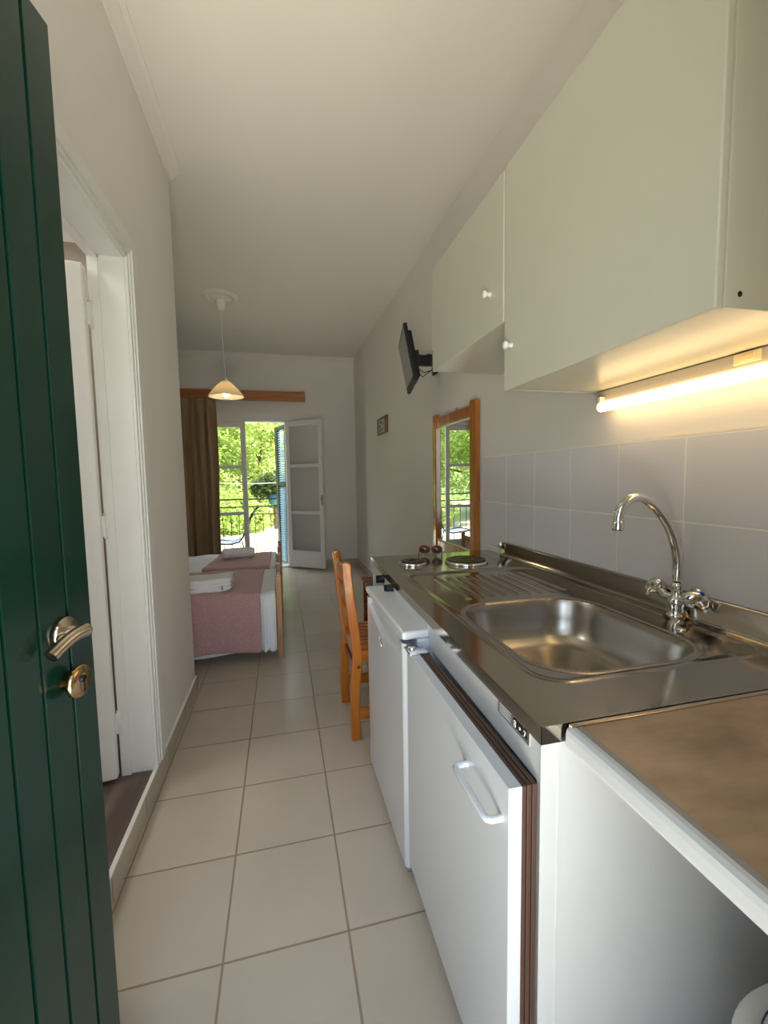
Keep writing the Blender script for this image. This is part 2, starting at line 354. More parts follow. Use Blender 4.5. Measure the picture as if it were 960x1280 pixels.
h = MB(); B(h, .585, .615, .03, WT-.032, -.034, -.018); h.build('meeting_strip', WHITE_PAINT, lf, bevel=.003)
ang = math.radians(38)
lf, B = leaf((W1-.01, YB-.04, 0), (cos(ang), -sin(ang), 0), (-sin(ang), -cos(ang), 0), .605, .03, WT-.032, 'open_leaf')
h = MB(); B(h, .575, .600, .93, 1.07, .02, .026); B(h, .57, .607, 1.0, 1.02, .026, .034); h.build('espagnolette', ALU, lf)

# ------------------------------------------------------------------ kitchenette unit
Y0, Y1 = .603, 2.19
def XF(y): return .408 + .0262*(y-.6)
ZT = .872
kt = thing('kitchenette', 'stainless topped kitchenette with inset sink, two hotplates and a brown-sealed fridge door', 'kitchen unit', (.75, 1.4, 0))
# carcass
c = MB()
c.prism([(XF(.6)+.004, Y0), (XW(.6)-.012, Y0), (XW(.6)-.012, Y0+.018), (XF(.6)+.004, Y0+.018)], 0, .842)
c.prism([(XF(1.2)+.004, 1.195), (1.13, 1.195), (1.13, 1.213), (XF(1.2)+.004, 1.213)], 0, .70)
c.prism([(XF(1.2)+.004, 1.195), (.505, 1.195), (.505, 1.213), (XF(1.2)+.004, 1.213)], .70, .842)
c.prism([(XF(2.17)+.004, 2.165), (1.12, 2.165), (1.12, 2.183), (XF(2.17)+.004, 2.183)], 0, .842)
c.prism([(1.105, Y0+.018), (1.125, Y0+.018), (1.11, 2.165), (1.09, 2.165)], .02, .842)
c.build('carcass', WHITE_LAM, kt, bevel=.0015)
MB().prism([(XF(.6), Y0-.0005), (XF(.6)+.034, Y0-.0005), (XF(.6)+.034, Y0+.002), (XF(.6), Y0+.002)], 0, .842).box(XF(.6)+.0335, XF(.6)+.0365, Y0-.0025, Y0, 0, .842).build('edge_band', WHITE_LAM, kt)
MB().prism([(XF(Y0)+.002, Y0), (XF(Y0)+.02, Y0), (XF(1.2)+.02, 1.213), (XF(1.2)+.002, 1.213)], .765, .842).build('front_panel', WHITE_LAM, kt, bevel=.0015)
MB().prism([(XF(1.2)+.0, 1.214), (XF(1.2)+.016, 1.214), (XF(2.18)+.016, 2.183), (XF(2.18)+.0, 2.183)], .80, .842).build('control_panel', WHITE_LAM, kt, bevel=.0015)
MB().prism([(XF(Y0)+.035, Y0+.018), (XF(Y0)+.05, Y0+.018), (XF(1.2)+.05, 1.195), (XF(1.2)+.035, 1.195)], .0, .06).build('plinth', WHITE_LAM, kt)
# cabinet/fridge box behind the door
MB().prism([(.425, Y0+.02), (.95, Y0+.02), (.95, 1.193), (.44, 1.193)], .065, .702).build('fridge_box', WHITE_LAM, kt)
# worktop skin: a height field with the pressed sink area
RX0, RX1, RY0, RY1, RR = .497, 1.092, .725, 1.735, .07
BX0, BX1, BY0, BY1, BR = .528, .985, .755, 1.275, .13
def rrd(x, y, x0, x1, y0, y1, r):
    cx, cy = (x0+x1)/2, (y0+y1)/2; qx, qy = abs(x-cx)-(x1-x0)/2+r, abs(y-cy)-(y1-y0)/2+r
    return math.hypot(max(qx, 0), max(qy, 0)) + min(max(qx, qy), 0) - r
def topz(x, y):
    d = rrd(x, y, RX0, RX1, RY0, RY1, RR); z = 0
    if d < 0: z = -.004*min(1, max(0, (-d-.006)/.016))
    if abs(d) < .008: z += .0022*(1+cos(PI*d/.008))/2
    if 1.33 < y < 1.66 and .60 < x < 1.03:
        e = min(1, (y-1.33)/.03, (1.66-y)/.05); z -= .0045*e*max(0, sin((x-.60)/.43*PI*18))**.6*(1 if (x-.60)/.43*9 % 1 < .56 else 0)
    return z
nx, ny = 150, 300
def tf(u, v):
    y = Y0-.003+(Y1-Y0+.003)*v; xa = XF(y)-.002; x = xa+(XW(y)-.006-xa)*u
    return (x, y, ZT+topz(x, y))
def sk(u, v):
    p = tf(u, v); return rrd(p[0], p[1], BX0, BX1, BY0, BY1, BR) < -.004
MB().grid(tf, nx, ny, True, sk).build('worktop', STEEL, kt)
lip = MB(); t = .0015
pa, pb, pc = (XF(Y0)-.003, Y0-.004), (XF(Y1)-.003, Y1), (XW(Y0)-.01, Y0-.004)
lip.prism([pa, (pa[0]+t, pa[1]), (pb[0]+t, pb[1]), pb], ZT-.031, ZT+.0005)
lip.prism([pa, (XF(Y0)+.046, Y0-.004), (XF(Y0)+.046, Y0-.004+t), (pa[0], pa[1]+t)], ZT-.031, ZT+.0005)
lip.prism([pb, (XW(Y1)-.01, Y1), (XW(Y1)-.01, Y1+t), (pb[0], Y1+t)], ZT-.031, ZT+.0005)
lip.build('worktop_edge', STEEL, kt)
# bowl
def rr_loop(x0, x1, y0, y1, r, z, n=12):
    pts = []
    for cx, cy, a0 in ((x1-r, y1-r, 0), (x0+r, y1-r, 90), (x0+r, y0+r, 180), (x1-r, y0+r, 270)):
        for k in range(n): a = math.radians(a0+90*k/(n-1)); pts.append((cx+r*cos(a), cy+r*sin(a), z))
    return pts
loops = []
for ins, dz, rr in ((-.012, -.0035, 0), (-.006, -.0015, 0), (0, -.0035, 0), (.004, -.010, 0), (.009, -.03, 0), (.015, -.07, 0), (.020, -.095, 0), (.028, -.118, 0), (.040, -.135, 0), (.058, -.147, .0), (.085, -.154, .03), (.12, -.157, .06), (.16, -.159, .08)):
    loops.append(rr_loop(BX0+ins, BX1-ins, BY0+ins, BY1-ins, max(.02, BR-ins*.55-rr*.3), ZT+dz))
n = len(loops[0]); vs = sum(loops, []); fs = [(i*n+k, i*n+(k+1) % n, (i+1)*n+(k+1) % n, (i+1)*n+k) for i in range(len(loops)-1) for k in range(n)]
fs.append([(len(loops)-1)*n+k for k in range(n)])
bw = MB().add(vs, fs, True).build('sink_bowl', STEEL_BOWL, kt)
MB().lathe([(.045, .004), (.04, .001), (.03, -.002), (0, -.002)], ((BX0+BX1)/2, (BY0+BY1)/2, ZT-.1575)).build('drain', CHROME, bw)
MB().lathe([(.014, 0), (.014, .003), (.009, .006), (.004, .004), (0, .004)], (1.035, .905, ZT-.004), seg=20).build('waste_cap', CHROME, kt)
# upstand with a rolled top and rounded end
up = MB()
def upf(u, v):
    y = .60+(2.04-.60)*v
    prof = [(-.030, 0), (-.028, .004), (-.0245, .006), (-.024, .062), (-.022, .069), (-.017, .072), (-.009, .072)]
    i = min(int(u*6), 5); t = u*6-i; a, b = prof[i], prof[i+1]
    zz = a[1]*(1-t)+b[1]*t; e = max(0, (y-2.01)/.03); zz *= 1 if e <= 0 else math.sqrt(max(0, 1-e*e*.8))
    return (XW(y)+a[0]*(1-t)+b[0]*t, y, ZT+zz)
up.grid(upf, 6, 60, True)
up.prism([(XW(2.04)-.024, 2.038), (XW(2.04)-.009, 2.038), (XW(2.04)-.009, 2.043), (XW(2.04)-.024, 2.043)], ZT, ZT+.03)
up.build('upstand', STEEL, kt)
MB().lathe([(0, 0), (.02, 0), (.022, .01), (.018, .02), (0, .022)], (XW(2.04)-.022, 2.03, ZT+.055), (-1, .3, .3), 18).build('upstand_end_cap', CHROME, kt)
# seam and brushed joint between sink top and hob plate
MB().prism([(XF(1.75)+.05, 1.752), (1.02, 1.758), (1.02, 1.762), (XF(1.75)+.05, 1.756)], ZT, ZT+.002).build('hob_seam', CHROME, kt)
for (x, y, r, nm) in ((.603, 1.945, .060, 'hotplate'), (.862, 1.905, .097, 'hotplate')):
    h = MB().lathe([(r+.006, 0), (r+.008, .004), (r+.004, .0125), (r-.001, .013)], (x, y, ZT), seg=40).build(nm, CHROME, kt)
    MB().lathe([(r-.001, .013), (r-.003, .0175), (r-.02, .018), (r-.022, .0168), (r*.5, .0168), (r*.48, .0178), (r*.32, .0178), (r*.3, .0155), (0, .0155)], (x, y, ZT), seg=40).build('cooking_plate', HOB, h)
for y in (1.875, 1.70):
    k = MB().lathe([(0, 0), (.020, 0), (.020, .006), (.016, .010), (.0155, .026), (.013, .03), (0, .03)], (XF(y), y, .828), (-1, 0, 0), 22)
    k.box(XF(y)-.037, XF(y)-.01, y-.004, y+.004, .828-.017, .828+.017); k.build('control_knob', BLACK, kt)
# rating plate under the front lip
rp = MB().prism([(XF(.75)-.0015, .755), (XF(.75)+.004, .755), (XF(.635)+.004, .636), (XF(.635)-.0015, .636)], .814, .843).build('switch_plate', ALU, kt, bevel=.001)
q = MB()
for k in range(3):
    yy = .688-k*.0165; q.box(XF(.66)-.0035, XF(.66)-.001, yy-.0125, yy, .823, .839)
q.build('black_marks', BLACK, rp)
q = MB()
for k in range(3):
    yy = .688-k*.0165-.006
    if k == 0: q.lathe([(.0036, 0), (.0036, .0008), (.002, .0008), (.002, 0)], (XF(.66)-.0036, yy, .834), (-1, 0, 0), 14).lathe([(.0036, 0), (.0036, .0008), (.002, .0008), (.002, 0)], (XF(.66)-.0036, yy, .8275), (-1, 0, 0), 14)
    elif k == 1: q.lathe([(.003, 0), (.003, .0008), (0, .0008)], (XF(.66)-.0036, yy, .831), (-1, 0, 0), 14)
    else: q.box(XF(.66)-.0045, XF(.66)-.0034, yy-.003, yy+.003, .834, .836).beam((XF(.66)-.004, yy-.003, .835), (XF(.66)-.004, yy+.001, .826), .001, .0018, (1, 0, 0))
for k in range(4): q.box(XF(.72)-.0022, XF(.72)-.0014, .70, .745, .820+k*.0055, .8215+k*.0055)
q.build('white_marks', WHITE_PL, rp)
# fridge door of the unit: white slab with dark brown seal
a0, a1 = Vector((.349, .603, 0)), Vector((.352, 1.203, 0)); du = (a1-a0).normalized(); dn = Vector((-du.y, du.x, 0)); L = (a1-a0).length; zz0, zz1 = .075, .772
mid = (a0+a1)/2+Vector((0, 0, (zz0+zz1)/2))
dd = MB().obox(mid-dn*.0125, du*L/2, dn*.0125, (0, 0, (zz1-zz0)/2)).build('fridge_door', WHITE_ENAMEL, kt, bevel=.0015)
g = MB()
for (o1, o2, ins) in ((.025, .033, .001), (.033, .035, .005), (.035, .043, .001), (.043, .045, .005), (.045, .054, .001)):
    g.obox(mid-dn*(o1+o2)/2, du*(L/2-ins), dn*(o2-o1)/2, (0, 0, (zz1-zz0)/2-ins))
g.build('door_seal', BROWN_RUB, dd, bevel=.0015)
MB().tube([(.352, .770, .703), (.329, .770, .703), (.323, .766, .703), (.321, .758, .703), (.321, .638, .703), (.323, .630, .703), (.329, .626, .703), (.352, .626, .703)], .0065, 12).build('door_handle', WHITE_ENAMEL, dd)
MB().box(.345, .40, 1.15, 1.212, .772, .779).lathe([(0, .0), (.012, 0), (.012, .012), (0, .012)], (.362, 1.19, .772), seg=16).build('hinge_bracket', CHROME, dd, bevel=.001)
# mixer tap
tx, ty = 1.112, .992
tp = MB().lathe([(0, 0), (.024, 0), (.025, .004), (.022, .007), (.020, .01), (.0205, .028), (.023, .034), (.023, .048), (.018, .056), (.013, .062), (.0125, .085), (.0145, .087), (.0145, .096), (.011, .1)], (tx, ty, ZT), seg=28)
tp.tube([(tx, ty-.05, ZT+.052), (tx, ty+.05, ZT+.052)], [.012]*2, 16)
tap = tp.build('mixer_tap', CHROME, kt)
cp = [(0, .93), (0, .98), (0, 1.03), (-.012, 1.085), (-.038, 1.14), (-.080, 1.19), (-.125, 1.219), (-.165, 1.222), (-.195, 1.203), (-.208, 1.175), (-.209, 1.150), (-.209, 1.13)]
pts = []
for i in range(1, len(cp)-2):
    for k in range(6):
        t = k/6; q = [.5*((2*cp[i][j])+(cp[i+1][j]-cp[i-1][j])*t+(2*cp[i-1][j]-5*cp[i][j]+4*cp[i+1][j]-cp[i+2][j])*t*t+(-cp[i-1][j]+3*cp[i][j]-3*cp[i+1][j]+cp[i+2][j])*t**3) for j in (0, 1)]
        pts.append((tx+q[0], ty, q[1]))
pts.append((tx+cp[-2][0], ty, cp[-2][1]))
sp = MB().tube(pts, .0128, 18).build('spout', CHROME, tap)
e = Vector(pts[-1]); MB().lathe([(0, 0), (.0145, 0), (.0155, .002), (.0155, .024), (.0135, .026)], e-Vector((0, 0, .016)), seg=22).build('aerator', CHROME, sp)
for sg in (-1, 1):
    ax = Vector((-.15, sg*.75, .62)).normalized(); c0 = Vector((tx, ty+sg*.045, ZT+.056))
    u = ax.cross(Vector((0, 0, 1))).normalized(); w_ = ax.cross(u)
    hm = MB().tube([c0-ax*.012, c0+ax*.02], [.013, .012], 16)
    rings = []; S = 36
    for (rad, zz) in ((.0135, .012), (.030, .020), (.0315, .026), (.026, .036), (.019, .046), (.010, .051), (.0001, .052)):
        rings.append([c0+ax*zz+(u*cos(2*PI*k/S)+w_*sin(2*PI*k/S))*rad*(1+.26*cos(3*2*PI*k/S)*(1 if rad > .015 else .4)) for k in range(S)])
    vs = sum(rings, []); fs = [(i*S+k, i*S+(k+1) % S, (i+1)*S+(k+1) % S, (i+1)*S+k) for i in range(len(rings)-1) for k in range(S)]
    hm.add(vs, fs, True); hh = hm.build('tap_handle', CHROME, tap)
    MB().lathe([(.007, 0), (.006, .0015), (0, .002)], c0+ax*.0505, ax, 16).build('colour_dot', BLUEDOT if sg < 0 else REDDOT, hh)

# ------------------------------------------------------------------ laminate worktop in the foreground
wk = thing('laminate_worktop', 'brown stone-patterned worktop with a white rolled front edge, beside the sink unit', 'worktop', (.8, .35, .83))
yA, yB_ = YE+.001, .593
MB().prism([(.470, yA), (XW(.1)-.012, yA), (XW(.6)-.012, yB_-.007), (.470, yB_-.007)], .832, .871).build('brown_top', BROWN_TOP, wk)
MB().prism([(.462, yA), (.472, yA), (.472, yB_-.007), (.462, yB_-.007)], .833, .8722).build('metal_strip', mat('grey_strip', (.24, .24, .245), .4), wk, bevel=.001)
prof = [(.462, .871), (.455, .8705), (.4495, .866), (.4475, .858), (.4475, .842), (.4500, .835), (.455, .832), (.462, .832)]
vs = [(x, y, z) for y in (yA, yB_) for x, z in prof]; k = len(prof)
MB().add(vs, [(i, (i+1) % k, k+(i+1) % k, k+i) for i in range(k)]+[list(range(k)), list(range(k, 2*k))[::-1]], False).build('rolled_front_edge', WHITE_LAM, wk)
MB().prism([(.455, yB_-.007), (XW(.6)-.012, yB_-.007), (XW(.6)-.012, yB_+.002), (.455, yB_+.002)], .836, .8735).build('end_strip', NICKEL, wk, bevel=.001)

# ------------------------------------------------------------------ small free-standing fridge
fx, fy0, fy1, fz = .345, 1.222, 1.80, .792
fr = thing('minibar_fridge', 'small white freestanding fridge under the hotplates', 'fridge', (.62, 1.5, 0))
MB().prism([(fx+.045, fy0), (.49, fy0), (.50, 1.30), (.90, 1.30), (.90, fy1), (fx+.045, fy1)], .03, fz).build('body', WHITE_ENAMEL, fr, bevel=.008, seg=3)
MB().prism([(fx-.004, fy0-.004), (.49, fy0-.004), (.50, 1.30), (.90, 1.30), (.90, fy1+.004), (fx-.004, fy1+.004)], fz-.0, fz+.027).build('fridge_top', WHITE_ENAMEL, fr, bevel=.009, seg=4)
def fdoor(u, v):
    y = fy0+(fy1-fy0)*u; z = .04+(fz-.012-.04)*v; x = fx
    e = min(u, 1-u)*(fy1-fy0); x += .012*(1-math.sqrt(max(0, 1-(1-min(1, e/.012))**2)))
    c = abs(u-.5)*2
    if z > .69 and c < .86:
        zc = .765-.055*(1-c*c); x += .016*max(0, min(1, (z-zc)/.02))
    return (x, y, z)
dd = MB().grid(fdoor, 60, 80, True).box(fx+.012, fx+.038, fy0+.0005, fy1-.0005, .04, fz-.03).build('door', WHITE_ENAMEL, fr)
MB().box(fx+.038, fx+.045, fy0+.01, fy1-.01, .05, fz-.015).build('door_gasket', mat('grey_gasket', (.3, .31, .33), .6), fr)
pts = [Vector((fx-.004, 1.533, .692)), Vector((fx-.005, 1.538, .686)), Vector((fx-.005, 1.530, .680)), Vector((fx-.005, 1.512, .674)), Vector((fx-.005, 1.503, .668)), Vector((fx-.005, 1.508, .660)), Vector((fx-.004, 1.516, .657))]
MB().tube(pts, .003, 8).build('chrome_emblem', CHROME, dd)
MB().box(fx+.005, fx+.04, fy0-.002, fy0+.03, .028, .04).build('door_hinge', ALU, fr, bevel=.002)
for (x, y) in ((.42, 1.26), (.42, 1.76), (.86, 1.34), (.86, 1.76)): MB().lathe([(.016, 0), (.016, .012), (.01, .014), (.01, .031)], (x, y, 0), seg=16).build('foot', BLACK, fr)

# ------------------------------------------------------------------ wall cabinets
def cabinet(y0, y1, z0, z1, knob_y, knob_z, label):
    ca = thing('wall_cabinet', label, 'kitchen cabinet', (.95, (y0+y1)/2, z0), 'white wall cabinets over the worktop')
    xf = .762; b = MB(); t = .016; xb = XW(y0)-.001
    b.box(xf+.02, xb, y0, y0+t, z0, z1).box(xf+.02, xb, y1-t, y1, z0, z1).box(xf+.02, xb, y0+t, y1-t, z0+.001, z0+t).box(xf+.02, xb, y0+t, y1-t, z1-t, z1-.001).box(xb-.008, xb, y0+t, y1-t, z0+t, z1-t)
    b.box(xf+.02, xb-.01, y0+t, y1-t, (z0+z1)/2, (z0+z1)/2+t)
    b.build('cabinet_box', CREAM, ca, bevel=.001)
    d = MB().box(xf, xf+.018, y0+.001, y1-.001, z0-.002, z1).build('cabinet_door', CREAM, ca, bevel=.0035, seg=3)
    MB().lathe([(.009, 0), (.0065, .006), (.007, .012), (.013, .020), (.014, .025), (.010, .029), (0, .03)], (xf, knob_y, knob_z), (-1, 0, 0), 20).build('knob', WHITE_PL, d)
    return ca
ca = cabinet(.625, 1.372, 1.585, 2.318, 1.322, 1.724, 'larger and nearer white wall cabinet, above the sink and the lit tube lamp')
MB().lathe([(0, 0), (.005, 0), (.005, .001), (0, .001)], (.815, .6249, 1.61), (0, -1, 0), 14).build('screw_hole', BLACK, ca)
cabinet(1.378, 2.09, 1.822, 2.314, 1.475, 1.949, 'smaller white wall cabinet hung higher, next to the television')
# tube lamp
tl_ = thing('tube_light', 'lit warm tube lamp in a white batten under the near wall cabinet', 'lamp', (1.12, .9, 1.55))
MB().box(1.112, XW(.7)-.002, .5, 1.338, 1.545, 1.584).build('batten', mat('batten_grey', (.36, .34, .31), .5), tl_, bevel=.004)
MB().tube([(1.098, .5, 1.524), (1.098, 1.300, 1.524)], .0162, 20).build('glass_tube', TUBE, tl_)
MB().tube([(1.098, 1.300, 1.524), (1.098, 1.312, 1.524)], .0132, 20).box(1.094, 1.115, 1.300, 1.312, 1.524, 1.56).build('tube_cap', mat('tube_cap_warm', (.85, .75, .6), .4), tl_)
s_ = MB().box(1.1085, 1.1125, .795, .858, 1.555, 1.581).build('switch_base', YEL_PL, tl_, bevel=.0012)
MB().obox((1.107, .825, 1.568), (.002, 0, .0006), (0, .018, 0), (-.0004, 0, .007)).build('rocker_switch', YEL_PL, s_, bevel=.001)

# ------------------------------------------------------------------ television
tv = thing('television', 'small black flat television on a swivel wall arm, tilted down', 'television', (1.10, 2.9, 2.1))
Pn, Pf = Vector((.799, 2.62, 2.072)), Vector((.905, 3.12, 2.084)); v_ = Vector((-.068, .0, .35)).normalized()
u_ = (Pf-Pn).normalized(); v_ = (v_-u_*v_.dot(u_)).normalized(); n_ = u_.cross(v_).normalized()
if n_.x > 0: n_ = -n_
c_ = (Pn+Pf)/2; hw = (Pf-Pn).length/2; hh = .178
MB().obox(c_-n_*.012, u_*hw, v_*hh, n_*.012).build('bezel', BLACK, tv, bevel=.004)
MB().obox(c_-n_*.035, u_*hw*.86, v_*hh*.80-v_*.0, n_*.014).obox(c_-n_*.05-v_*.05, u_*hw*.55, v_*hh*.5, n_*.014).build('rear_housing', BLACK, tv, bevel=.012, seg=3)
MB().obox(c_+n_*.0005+v_*.008, u_*(hw-.018), v_*(hh-.026), n_*.0012).build('screen', SCREEN, tv)
wpt = Vector((XW(3.0), 3.02, 2.13))
arm = MB().obox(wpt+Vector((-.01, 0, 0)), (.01, 0, 0), (0, .04, 0), (0, 0, .09)); c3 = c_-n_*.06
mid1 = Vector((1.03, 2.92, 2.105))
arm.beam(wpt, mid1+Vector((0, 0, .01)), .034, .075).beam(mid1, c3, .034, .07).lathe([(0, -.035), (.02, -.035), (.02, .035), (0, .035)], mid1, seg=16).obox(c3, u_*.055, v_*.06, n_*.006)
arm.obox(c3-n_*.02+v_*.02, u_*.02, v_*.04, n_*.02)
arm.build('wall_arm', BLACKM, tv, bevel=.003)
MB().tube([wpt+Vector((-.01, -.16, .19)), wpt+Vector((-.012, -.13, .09)), wpt+Vector((-.03, -.1, -.02)), wpt+Vector((-.08, -.16, -.09)), c3+Vector((.06, 0, -.11)), c3+Vector((.0, 0, -.06))], .003, 8).tube([c3+Vector((.0, .03, -.02)), c3+Vector((.07, .0, -.08)), c3+Vector((.14, .0, -.06)), wpt+Vector((-.02, -.1, -.05))], .003, 8).build('cable', BLACK, tv)

# ------------------------------------------------------------------ mirror, picture
mr = thing('wall_mirror', 'wood framed rectangular mirror on the wall beyond the hotplates', 'mirror', (XW(2.65), 2.65, 1.2))
def wm(y, z, t=0): return (XW(2.65)-.003-.020*(y-2.65)-t-.004, y, z)
my0, my1, mz0, mz1 = 2.315, 3.0, .755, 1.715
def wbox(mb, y0, y1, z0, z1, t0, t1):
    vs = [wm(y, z, t) for t in (t0, t1) for y in (y0, y1) for z in (z0, z1)]
    mb.add(vs, [(0,1,3,2),(4,6,7,5),(0,4,5,1),(2,3,7,6),(0,2,6,4),(1,5,7,3)])
m = MB()
wbox(m, my0, my0+.075, mz0-.03, mz1+.025, 0, .032); wbox(m, my1-.06, my1, mz0-.03, mz1+.02, 0, .032)
wbox(m, my0+.075, my1-.06, mz1-.07, mz1, 0, .024); wbox(m, my0+.075, my1-.06, mz0, mz0+.075, 0, .024)
m.build('frame', MIRWOOD, mr, bevel=.006, seg=3)
m = MB(); wbox(m, my0+.07, my1-.055, mz0+.07, mz1-.065, .006, .010); m.build('mirror_glass', MIRROR, mr)
PB = mat('pale_bevel', (.75, .66, .5), .3)
for za in (mz0+.075, mz1-.074): m = MB(); wbox(m, my0+.075, my1-.06, za, za+.004, .010, .022); m.build('bevel_strip', PB, mr)
m = MB(); wbox(m, 2.62, 2.635, mz1, mz1+.022, .006, .012); m.build('hook', ALU, mr)
pc = thing('framed_picture', 'tiny framed print on the right wall beyond the television', 'picture', (XW(4.62), 4.62, 1.86))
def pw(mb, y0, y1, z0, z1, t0, t1):
    vs = [(XW(y)-t, y, z) for t in (t0, t1) for y in (y0, y1) for z in (z0, z1)]
    mb.add(vs, [(0,1,3,2),(4,6,7,5),(0,4,5,1),(2,3,7,6),(0,2,6,4),(1,5,7,3)])
m = MB()
for a in ((4.42, 4.445, 1.775, 1.955), (4.825, 4.85, 1.775, 1.955), (4.42, 4.85, 1.775, 1.79), (4.42, 4.85, 1.94, 1.955)): pw(m, *a, 0, .016)
m.build('frame', PICFR, pc); m = MB(); pw(m, 4.44, 4.83, 1.785, 1.945, .002, .008); pr_ = m.build('print', GLOSSW, pc)
m = MB(); pw(m, 4.455, 4.54, 1.79, 1.94, .008, .0095); m.build('red_panel', REDPR, pr_)
m = MB()
for (a, b) in ((4.60, 1.89), (4.68, 1.91), (4.63, 1.83), (4.72, 1.82), (4.74, 1.87)): pw(m, a, a+.05, b-.014, b+.014, .008, .0092)
m.build('grey_figures', DARKPR, pr_)['kind'] = 'stuff'

# ------------------------------------------------------------------ pendant
px, py = -.512, 4.45
pd = thing('pendant_lamp', 'lit pendant lamp with an opal glass cone shade on a thin white cord', 'lamp', (px, py, 2.1))
MB().lathe([(.165, 0), (.16, -.008), (.15, -.012), (.145, -.020), (.125, -.024), (.12, -.018), (.09, -.020), (.085, -.030), (.06, -.034), (.055, -.04), (0, -.04)], (px, py, ZC), seg=48).build('ceiling_rose', CEIL, pd)
MB().lathe([(.040, 0), (.045, -.012), (.044, -.05), (.038, -.085), (.022, -.098), (.006, -.100), (.006, -.12), (0, -.12)], (px, py, ZC-.035), seg=28).build('ceiling_cup', WHITE_PL, pd)
MB().tube([(px, py, ZC-.13), (px+.004, py, 2.7), (px+.018, py, 2.25)], .0028, 8).build('cord', WHITE_PL, pd)
sx_ = px+.018
pr0 = [(.018, 2.262), (.022, 2.250), (.045, 2.238), (.085, 2.200), (.125, 2.158), (.158, 2.115), (.1645, 2.100), (.163, 2.095)]
MB().lathe(pr0+[(.160, 2.101), (.153, 2.114), (.12, 2.156), (.08, 2.197), (.042, 2.233), (.018, 2.246)], (sx_, py, 0), seg=48).build('lamp_shade', SHADE, pd)
MB().lathe([(0, 2.27), (.016, 2.27), (.018, 2.22), (.018, 2.19), (0, 2.19)], (sx_, py, 0), seg=18).build('lamp_holder', WHITE_PL, pd)
MB().lathe([(.012, 2.19), (.016, 2.17), (.028, 2.145), (.03, 2.125), (.024, 2.105), (.01, 2.094), (0, 2.092)], (sx_, py, 0), seg=20).build('bulb', BULB, pd)

# ------------------------------------------------------------------ curtain and pelmet
pe = thing('curtain_pelmet', 'brown wooden curtain pelmet board above the French window', 'curtain rail', (-.6, 6.28, 2.45))
MB().box(-1.75, .365, 6.255, 6.275, 2.385, 2.522).build('board', RAILWOOD, pe, bevel=.003)
MB().box(.345, .365, 6.275, YB, 2.40, 2.522).build('end_return', RAILWOOD, pe, bevel=.002)
MB().box(.335, .350, 6.262, YB, 2.515, 2.545).build('bracket', ALU, pe)
MB().tube([(-1.7, 6.31, 2.40), (.33, 6.31, 2.40)], .008, 10).build('curtain_track', ALU, pe)
def cur(u, v):
    z = 2.395-2.355*v
    xr = -.838+.03*v**1.5+.015*sin(v*5); xl = -1.74
    g = u+.012*sin(7*v+u*9)*v
    x = xl+(xr-xl)*u+.012*sin(u*40+v*3)
    am = .035*(.45+.55*min(1, v*6))
    y = 6.19+am*1.15*sin(g*2*PI*8.5+.8*sin(v*3))+.012*sin(g*2*PI*13+v*2)+.01*sin(v*6+u*13)
    pinch = math.exp(-((v-.03)/.025)**2); y = y*(1-pinch*.7)+6.205*pinch*.7
    return (x, min(y, 6.245), z)
tag(MB().grid(cur, 220, 60, True).build('curtain', CURTAIN, solid=.003), 'brown floor-length curtain drawn to the left of the French window', 'curtain')

# ------------------------------------------------------------------ chair
ch = thing('wooden_chair', 'orange varnished pine chair with a ladder back and slatted seat', 'chair', (.5, 2.18, 0))
def stile(yc):
    m = MB(); st = [(.318, 0), (.312, .12), (.318, .30), (.330, .43), (.318, .55), (.300, .70), (.288, .83), (.286, .872)]
    # outline of a curved board, sawn with depth along X and thickness along Y
    L_, R_ = [], []
    for i, (x, z) in enumerate(st): wdt = .024 if z < .8 else .022; L_.append((x-wdt, z)); R_.append((x+wdt, z))
    top = [(.286+.022*cos(a), .872+.020*sin(a)) for a in [PI*k/6 for k in range(1, 6)]]
    out = R_+top+L_[::-1]; n = len(out)
    vs = [(x, yc+s*.0165, z) for s in (-1, 1) for x, z in out]
    m.add(vs, [list(range(n)), list(range(n, 2*n))[::-1]]+[(i, n+i, n+(i+1) % n, (i+1) % n) for i in range(n)])
    return m
for yc in (1.998, 2.368):
    lg = stile(yc).build('back_leg', PINE, ch, bevel=.006, seg=3)
    MB().lathe([(0, .0), (.009, 0), (.008, .0008), (0, .001)], (.333, yc-.0165, .375), (0, -1, 0), 16).build('knot', KNOT, lg)
for yc in (1.998, 2.368): MB().box(.70, .742, yc-.0165, yc+.0165, 0, .445).build('front_leg', PINE, ch, bevel=.005, seg=3)
def slat(z, h, x0, mt, nm, bow=.02):
    def f(u, v):
        y = 2.014+.338*u; return (x0-bow*sin(PI*u)-.08*(z+h*(v-.5)-z), y, z+h*(v-.5)+.012*sin(PI*u)*(1 if v > .5 else .3))
    MB().grid(f, 12, 3, True).build(nm, mt, ch, solid=.016, bevel=.002)
slat(.815, .075, .293, PINE_Y, 'back_slat'); slat(.705, .055, .303, PINE_Y, 'back_slat'); slat(.60, .05, .314, PINE_Y, 'back_slat')
for k in range(8):
    y = 2.022+k*.0465; MB().box(.338, .762, y-.0165, y+.0165, .452, .468).build('seat_slat', PINE_X, ch, bevel=.004)
for yc in (1.998, 2.368):
    MB().box(.33, .70, yc-.011, yc+.011, .395, .451).build('apron', PINE_X, ch, bevel=.003)
    MB().box(.33, .70, yc-.009, yc+.009, .10, .16).build('stretcher', PINE_X, ch, bevel=.003)
MB().box(.318, .34, 2.014, 2.352, .30, .352).build('rear_stretcher', REDWOOD, ch, bevel=.003)
MB().box(.71, .728, 2.014, 2.352, .29, .352).build('front_stretcher', REDWOOD, ch, bevel=.003)
